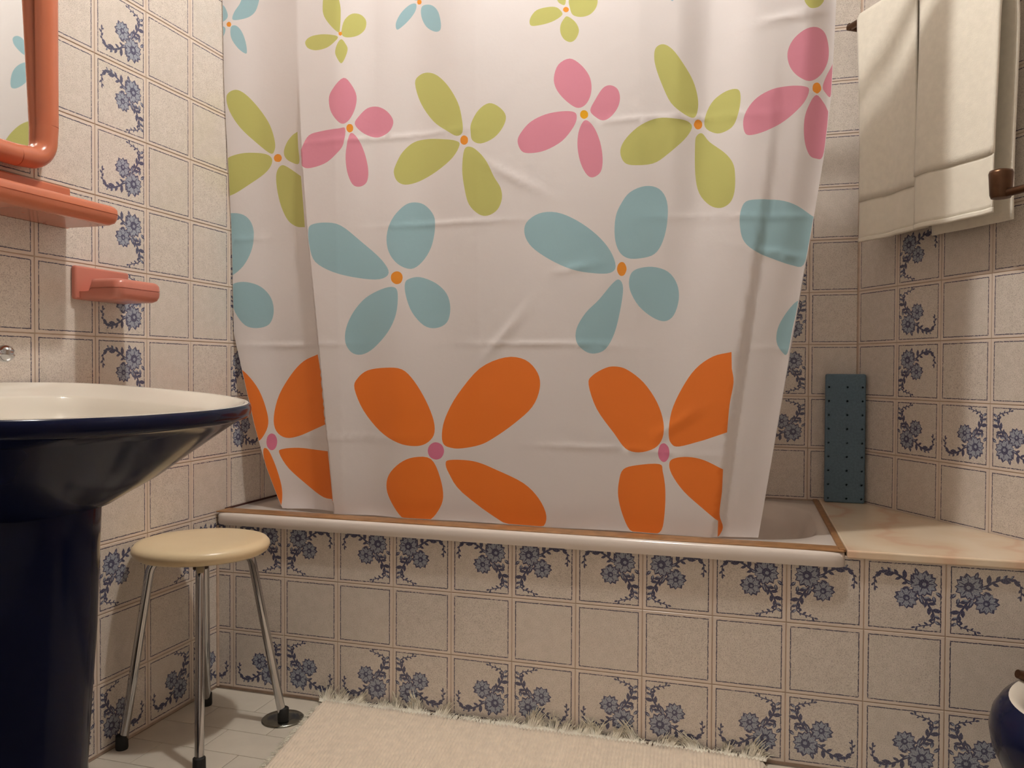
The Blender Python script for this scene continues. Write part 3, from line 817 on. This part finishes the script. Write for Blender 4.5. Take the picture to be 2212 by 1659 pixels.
# ------------------------------------------------------------------ coral shelf and salmon soap dish
def tray_obj(name, label, y_far, width, depth, z_top, thick, plate_y, plate_z, mat, rim, plate_shift=0, dip=0):
    """back plate on the wall and a tray standing out from it; local y = 0 at the far end"""
    t = thing(name, label, 'shelf' if 'shelf' in name else 'soap dish', (0, y_far, z_top-thick))
    z0, z1 = 0, thick
    link('back_plate', box_mesh('back_plate', (0, -plate_y+plate_shift, 0), (.013, plate_shift, plate_z), mat, .005, 4), t)
    r = .018; n = 8
    def outline(ins, x0):
        d = depth - ins; p = [(x0, -width+ins)]
        p += [(d-r+r*math.sin(math.pi/2*i/n), -width+ins+r-r*math.cos(math.pi/2*i/n)) for i in range(n+1)]
        p += [(d-r+r*math.cos(math.pi/2*i/n), -ins-r+r*math.sin(math.pi/2*i/n)) for i in range(n+1)]
        p += [(x0, -ins)]
        return p
    lift = thick*.42
    prof = [(.010, 0, .004), (.004, .004, .002), (.0008, .012 if thick > .03 else .008, .001), (0, thick*.52, .001), (.0014, thick*.53, .001), (.0014, thick*.56, .001), (0, thick*.57, .001), (.0008, thick*.82, .001), (.004, thick-.002, .001), (.007, thick, .001), (rim-.002, thick, .001), (rim, thick-.003, .001), (rim+.002, lift+.003, .001), (rim+.006, lift, .001)]
    def low(x, z): return z if not dip else min(z, lift - .001 + (thick-lift+.002)*sstep(dip, dip+.006, x))
    def fine(p): return [(p[0][0] + (p[1][0]-p[0][0])*k/14, p[0][1]) for k in range(14)] + p[1:-2] + [(p[-1][0] + (p[-2][0]-p[-1][0])*(14-k)/14, p[-1][1]) for k in range(15)]
    rings = [[(x, y, low(x, z)) for x, y in fine(outline(i, .004))] for i, z, _ in prof]
    link('tray', loft('tray', rings, mat), t)
    return t
shelf = tray_obj('bathroom_shelf', 'long coral plastic shelf under the mirror', -.486, .66, .140, 1.163, .036, .655, .083, M_CORAL, .012)
dish = tray_obj('soap_dish', 'small salmon plastic soap dish fixed to the tiled wall', -.336, .130, .113, 1.027, .042, .150, .070, M_PINK, .010, .010, .036)

# ------------------------------------------------------------------ stool
stool = thing('bath_stool', 'round cream plastic stool on four chrome legs beside the washbasin', 'stool', (.150, -.256, 0))
R_S = .149
link('seat', lathe('seat', [(.02,0.4310),(.118,0.4310),(.128,0.4240),(.138,0.4220),(R_S-.004,0.4270),(R_S,0.4360),(R_S-.001,0.4430),(R_S-.007,0.4500),(R_S-.020,0.4535),(.09,0.4555),(.03,0.4560)], M_CREAM, 72), stool)
feet = [(.009+.012,-.362),(.252,-.399),(.047,-.107),(.288,-.141)]
for fx, fy in feet:
    x, y = fx-.150, fy+.256; l = math.hypot(x, y); dx, dy = x/l, y/l
    z_foot = .006 if fx > .28 else 0
    pts = [(dx*r, dy*r, z) for r, z in ((.06,.417),(.080,.417),(.093,.414),(.102,.406),(.108,.395),(.111,.382))]
    pts.append((dx*(l-.002), dy*(l-.002), z_foot+.012))
    lg = link('leg', tube('leg', pts, .0098, M_CHROME, 18), stool)
    link('foot_cap', lathe('foot_cap', [(.0125,z_foot),(.0135,z_foot+.004),(.0130,z_foot+.030),(.0105,z_foot+.032)], M_RUBBER, 20, (x, y)), lg)
    link('leg_socket', box_mesh('leg_socket', (-.012, -.012, .404), (.012, .012, .426), M_BROWN, .002), lg).location = (dx*.085, dy*.085, 0)

# ------------------------------------------------------------------ floor drain cover
drain = thing('drain_cover', 'round dark metal floor drain cover under one stool leg', 'drain cover', (.276, -.124, 0))
link('plate', lathe('plate', [(.050,.0),(.050,.0025),(.047,.0048),(.02,.0058),(.003,.006)], M_STEEL, 40), drain)

# ------------------------------------------------------------------ rug with fringe
rug = thing('bath_rug', 'off-white woven cotton rug with a ragged fringe against the tub panel', 'rug', (.85, -.4, 0))
def rug_mesh():
    q = [(.316, -.022), (1.385, -.016), (1.43, -.86), (.462, -.86)]
    nx, ny = 520, 60; vs = []; fs = []
    rnd = random.Random(5); ph = [rnd.uniform(0, 6.28) for _ in range(8)]
    def P(u, v):
        a = (q[0][0]+(q[1][0]-q[0][0])*u, q[0][1]+(q[1][1]-q[0][1])*u); b = (q[3][0]+(q[2][0]-q[3][0])*u, q[3][1]+(q[2][1]-q[3][1])*u)
        return a[0]+(b[0]-a[0])*v, a[1]+(b[1]-a[1])*v
    for j in range(ny+1):
        for i in range(nx+1):
            u, v = i/nx, j/ny; x, y = P(u, v)
            e = min(u, 1-u, 1)*60
            ed = min(1, e)
            z = .010*ed**.6 + .0022*math.sin(u*math.pi*2*130 + .4*math.sin(v*9+ph[0]))*ed + .0012*math.sin(v*150 + 5*math.sin(u*23+ph[1]))*ed
            z += .0035*ed*(math.sin(u*7+ph[2])*math.sin(v*5+ph[3])+.3*math.sin(u*23+ph[4]))*.6
            if u < .004 or u > .996: x += .004*math.sin(v*140+ph[5])
            vs.append((x-.85, y+.4, max(.0012, z+.002)))
    for j in range(ny):
        for i in range(nx):
            k = j*(nx+1)+i; fs.append((k, k+nx+1, k+nx+2, k+1))
    o = len(vs)
    me = mesh('rug_weave', vs, fs, M_RUG, True)
    bm = bmesh.new(); bm.from_mesh(me)
    r = bmesh.ops.extrude_edge_only(bm, edges=[e for e in bm.edges if e.is_boundary])
    for v in r['geom']:
        if isinstance(v, bmesh.types.BMVert): v.co.z = 0
    bm.to_mesh(me); bm.free()
    return me
link('rug_weave', rug_mesh(), rug)
def fringe_mesh():
    rnd = random.Random(11); vs = []; fs = []
    def strand(pts, r):
        o = len(vs)
        for i, p in enumerate(pts):
            w = r*(1-.6*i/(len(pts)-1))
            d = Vector(pts[min(i+1, len(pts)-1)]) - Vector(pts[max(i-1, 0)])
            u = d.cross(Vector((0, .3, 1))).normalized() if d.length > 1e-6 else Vector((1, 0, 0)); v = d.cross(u).normalized()
            for k in range(3):
                a = 2*math.pi*k/3; c = Vector(p) + u*w*math.cos(a) + v*w*math.sin(a); vs.append((c.x-.85, c.y+.4, c.z))
        for i in range(len(pts)-1):
            for k in range(3):
                l = (k+1) % 3; fs.append((o+i*3+k, o+i*3+l, o+(i+1)*3+l, o+(i+1)*3+k))
    tufts = [rnd.uniform(0, 1) for _ in range(26)] + [.235, .24, .25, .53, .545, .655, .66, .73, .74, .86, .87]
    for _ in range(2600):
        u = rnd.random() if rnd.random() < .30 else min(1, max(0, rnd.choice(tufts) + rnd.gauss(0, .008)))
        x = .316 + 1.069*u; y = -.022 + .006*u
        near, tn = min((abs(u-t), i) for i, t in enumerate(tufts)); up = rnd.uniform(.001, .011) + (.052*math.exp(-(near/.010)**2)*rnd.uniform(.1, 1)*(.3 + .7*((tn*37) % 10)/10) if rnd.random() < .7 else 0)
        lean = rnd.gauss(0, .006) + .018*math.sin(tn*12.7)*(up/.03)
        yy = -.0065
        pts = [(x, y-.002, .009), (x+lean*.3, y+.005, .0135), (x+lean*.7, min(yy, y+.012), .011+up*.6), (x+lean*1.2, yy+rnd.uniform(-.004, 0), .010+up)]
        strand(pts, .0017)
    for _ in range(420):     # loose threads along the left edge
        v = rnd.random(); x = .316 + (.462-.316)*v; y = -.022 - .838*v
        strand([(x+.004, y, .006), (x-.003, y+rnd.gauss(0, .003), .006), (x-.006-rnd.random()*.007, y+rnd.gauss(0, .005), .002+rnd.random()*.003)], .0009)
    for t in range(26):      # long threads on the far left corner
        x = .318 + rnd.uniform(0, .06)
        strand([(x, -.022, .008), (x-.006, -.016, .014), (x-.014-rnd.random()*.012, -.009, .022+rnd.random()*.014)], .0011)
    return mesh('fringe', vs, fs, M_FRINGE, True)
tag(link('fringe', fringe_mesh(), rug), kind='stuff')

# ------------------------------------------------------------------ blue foam block on the ledge
foam = thing('foam_block', 'upright blue foam bath block with rows of small holes on the marble ledge', 'foam block', (1.6, .65, .472))
HOLES = [(x, .327 - r*.0393) for r in range(9) for x in (-.0445, .004, .0435)]
HOLE_R = .0030
def foam_mesh():
    me = box_mesh('block', (-.0535, -.013, 0), (.0525, .011, .364), M_FOAM, .005, 3)
    bm = bmesh.new(); bm.from_mesh(me); bm.faces.ensure_lookup_table()
    front = max((f for f in bm.faces if f.normal.y < -.99), key=lambda f: f.calc_area())
    rim = [v.co.copy() for v in front.verts]; bm.faces.remove(front)
    vs = [Vector((c.x, c.z)) for c in rim]; es = [(k, (k+1) % len(rim)) for k in range(len(rim))]
    for x, z in HOLES:
        o = len(vs); vs += [Vector(p) for p in disc(x, z, HOLE_R, 12)]; es += [(o+k, o+(k+1) % 12) for k in range(12)]
    rv, _, rf, *_ = delaunay_2d_cdt(vs, es, [], 1, 1e-7, False)
    nv = [bm.verts.new((v.x, -.013, v.y)) for v in rv]
    for f in rf:
        cx = sum(rv[k].x for k in f)/len(f); cz = sum(rv[k].y for k in f)/len(f)
        if any(math.hypot(cx-x, cz-z) < HOLE_R for x, z in HOLES): continue
        bm.faces.new([nv[k] for k in f])
    bmesh.ops.remove_doubles(bm, verts=bm.verts, dist=1e-5)
    bmesh.ops.recalc_face_normals(bm, faces=bm.faces)
    bm.to_mesh(me); bm.free(); return me
link('block', foam_mesh(), foam)
cup = [[(x, y, z) for x, z in disc(0, 0, HOLE_R*1.005, 12)] for y in (-.013, .004)]
hole = mesh('hole', cup[0] + cup[1], [(k, (k+1) % 12, 12+(k+1) % 12, 12+k) for k in range(12)] + [tuple(range(12, 24))], M_FOAM)
for x, z in HOLES:
    link('hole', hole, foam).location = (x, 0, z)

# ------------------------------------------------------------------ towels on their rail
RAIL_Z, RAIL_OFF = 1.795, .072
def W3(s, off, z): x, y = rw(s, off); return (x, y, z)
rail = thing('towel_rail', 'dark bronze towel rail along the slanting wall', 'rail', W3(.06, 0, RAIL_Z))
base = Vector(W3(.06, 0, RAIL_Z))
loc = lambda s, off, z: tuple(Vector(W3(s, off, z)) - base)
link('bar', tube('bar', [loc(.045, RAIL_OFF, RAIL_Z), loc(.66, RAIL_OFF, RAIL_Z)], .009, M_BRONZE, 16), rail)
for s in (.05, .655):
    link('bracket', tube('bracket', [loc(s, 0, RAIL_Z), loc(s, .008, RAIL_Z), loc(s, .0081, RAIL_Z), loc(s, RAIL_OFF+.006, RAIL_Z)], [.024, .022, .011, .010], M_BRONZE, 18), rail)
def towel(label, s0, s1, front, back, z_front, z_back, z_band, seed):
    t = thing('towel', label, 'towel', W3((s0+s1)/2, RAIL_OFF, RAIL_Z), 0, 'cream towels on the rail')
    org = Vector(W3((s0+s1)/2, RAIL_OFF, RAIL_Z)); rnd = random.Random(seed); ph = [rnd.uniform(0, 6) for _ in range(6)]
    rr = .0145
    def path():
        p = []
        n = 26
        for i in range(n): p.append((z_band + (RAIL_Z - z_band)*i/(n-1), 'f'))
        p += [((k+.5)/7*math.pi, 'a') for k in range(7)]
        for i in range(n): p.append((RAIL_Z + (z_back - RAIL_Z)*i/(n-1), 'b'))
        return p
    def pos(s, key, extra=0):
        v, side = key; u = (s-s0)/(s1-s0)
        if side == 'a':
            return loc2(s, RAIL_OFF + (rr)*math.cos(v), RAIL_Z + rr*math.sin(v))
        drop = (RAIL_Z - v)/(RAIL_Z - z_front)
        tgt = front if side == 'f' else back
        k = sstep(0, .35, drop)
        off = (RAIL_OFF + (rr if side == 'f' else -rr))*(1-k) + tgt*k
        off += k*(.0065*math.sin(u*6.0+ph[0]+drop*1.2) + .003*math.sin(u*13+ph[1])*drop)*(1 if side == 'f' else .4)
        ss = s + (s - (s0+s1)/2)*(-.05*k) + .004*math.sin(drop*5+ph[2])
        return loc2(ss, off + extra, v)
    def loc2(s, off, z): return tuple(Vector(W3(s, off, z)) - org)
    def sheet(keys, mat, name, extra=0, thick=.007):
        n = 30; vs = []; fs = []
        for key in keys:
            for i in range(n+1): vs.append(pos(s0+(s1-s0)*i/n, key, extra))
        for j in range(len(keys)-1):
            for i in range(n): k = j*(n+1)+i; fs.append((k, k+1, k+n+2, k+n+1))
        me = mesh(name, vs, fs, mat, True)
        o = link(name, me, t); s = o.modifiers.new('thickness', 'SOLIDIFY'); s.thickness = thick; s.offset = 0
        return o
    sheet(path(), M_TOWEL, 'pile')
    nb = 10
    sheet([(z_band + .004 + (z_front + .008 - z_band - .004)*i/nb, 'f') for i in range(nb+1)], M_HEM, 'hem_band', -.0012, .0038)
    sheet([(z_front + .011 - .011*i/3, 'f') for i in range(4)], M_HEM, 'hem_roll', -.0008, .0058)
    return t
towel('wide cream bath towel hanging next to the room corner', .104, .322, .080, .045, 1.192, 1.200, 1.300, 1)
towel('cream towel with a deep hem band hanging beside the bronze holder', .325, .566, .094, .040, 1.190, 1.178, 1.318, 2)

# ------------------------------------------------------------------ bronze holder on the right wall
hol = thing('bronze_holder', 'dark bronze wall holder with a short cup on an arm beside the towels', 'holder', W3(.80, 0, 1.235))
ob = Vector(W3(.80, 0, 1.235)); lh = lambda s, off, z: tuple(Vector(W3(s, off, z)) - ob)
cxy = lh(.616, .134, 0)
link('cup', lathe('cup', [(.012,-.030),(.0185,-.029),(.0210,-.022),(.0225,.010),(.0235,.022),(.0215,.028),(.016,.0295)], M_BRONZE, 28, (cxy[0], cxy[1])), hol)
link('arm', tube('arm', [lh(.618, .134, 1.214), lh(.66, .134, 1.214), lh(.75, .134, 1.216), lh(.785, .125, 1.220), lh(.80, .10, 1.228), lh(.80, .0, 1.235)], .0085, M_BRONZE, 16), hol)
link('wall_rose', tube('wall_rose', [lh(.80, 0, 1.235), lh(.80, .010, 1.235)], [.030, .026], M_BRONZE, 24), hol)

# ------------------------------------------------------------------ bidet
bd = thing('bidet', 'navy blue bidet with white bowl standing by the slanting wall', 'bidet', (1.938, -.385, 0), math.atan2(-NY, -NX))
def bring(rx_f, rx_b, ry, z, n=72):
    out = []
    for i in range(n):
        a = 2*math.pi*i/n; ca, sa = math.cos(a), math.sin(a)
        if ca < 0: out.append((rx_f*ca, ry*sa, z))
        else: p = 2/4.5; out.append((rx_b*ca**p, ry*math.copysign(abs(sa)**p, sa), z))
    return out
bb_ = .296
body = [(.17,bb_-.03,.11,0),(.17,bb_-.03,.11,.03),(.165,bb_-.02,.115,.10),(.19,bb_-.01,.14,.18),(.226,bb_,.164,.23),(.246,bb_,.177,.27),(.251,bb_,.180,.298),(.246,bb_,.176,.320),(.234,bb_-.004,.168,.335),(.220,bb_-.012,.158,.3425)]
bowl = [(.220,bb_-.012,.158,.3425),(.214,bb_-.10,.154,.3432),(.190,.16,.138,.332),(.16,.13,.115,.28),(.10,.08,.07,.24),(.03,.03,.02,.235)]
link('body', loft('body', [bring(*r) for r in body], M_BLUECERAMIC, cap1=False), bd)
link('bowl', loft('bowl', [bring(*r) for r in bowl], M_WHITECERAMIC, cap0=False), bd)
bt = link('tap', tube('tap', [(.20, .0, .340), (.20, .0, .38), (.185, 0, .398), (.15, 0, .395), (.12, 0, .38)], [.018, .016, .014, .012, .010], M_BRONZE, 16), bd)
link('tap_lever', tube('tap_lever', [(-.09, .130, .330), (-.09, .130, .346), (-.115, .136, .354)], [.012, .011, .007], M_BRONZE, 12), bd)

# ------------------------------------------------------------------ ceiling lamp
def hang_lamp(label, pos, rx, rz, glow):
    lamp = thing('ceiling_lamp_offscreen', label, 'lamp', (pos.x, pos.y, H)); lz = pos.z - H
    link('canopy', lathe('canopy', [(.050, 0), (.050, -.012), (.036, -.026), (.012, -.030)], M_WHITECERAMIC, 32), lamp)
    link('stem', tube('stem', [(0, 0, -.02), (0, 0, lz+rz*.9)], .008, M_CHROME, 12), lamp)
    link('globe_offscreen', lathe('globe_offscreen', [(rx*math.sin(math.pi*i/16)+.0006, lz - rz*math.cos(math.pi*i/16)) for i in range(17)], glow, 32), lamp)
hang_lamp('small flattened glowing lamp hanging under the ceiling above the stool', LAMP_POS, .045, .017, M_GLOW)
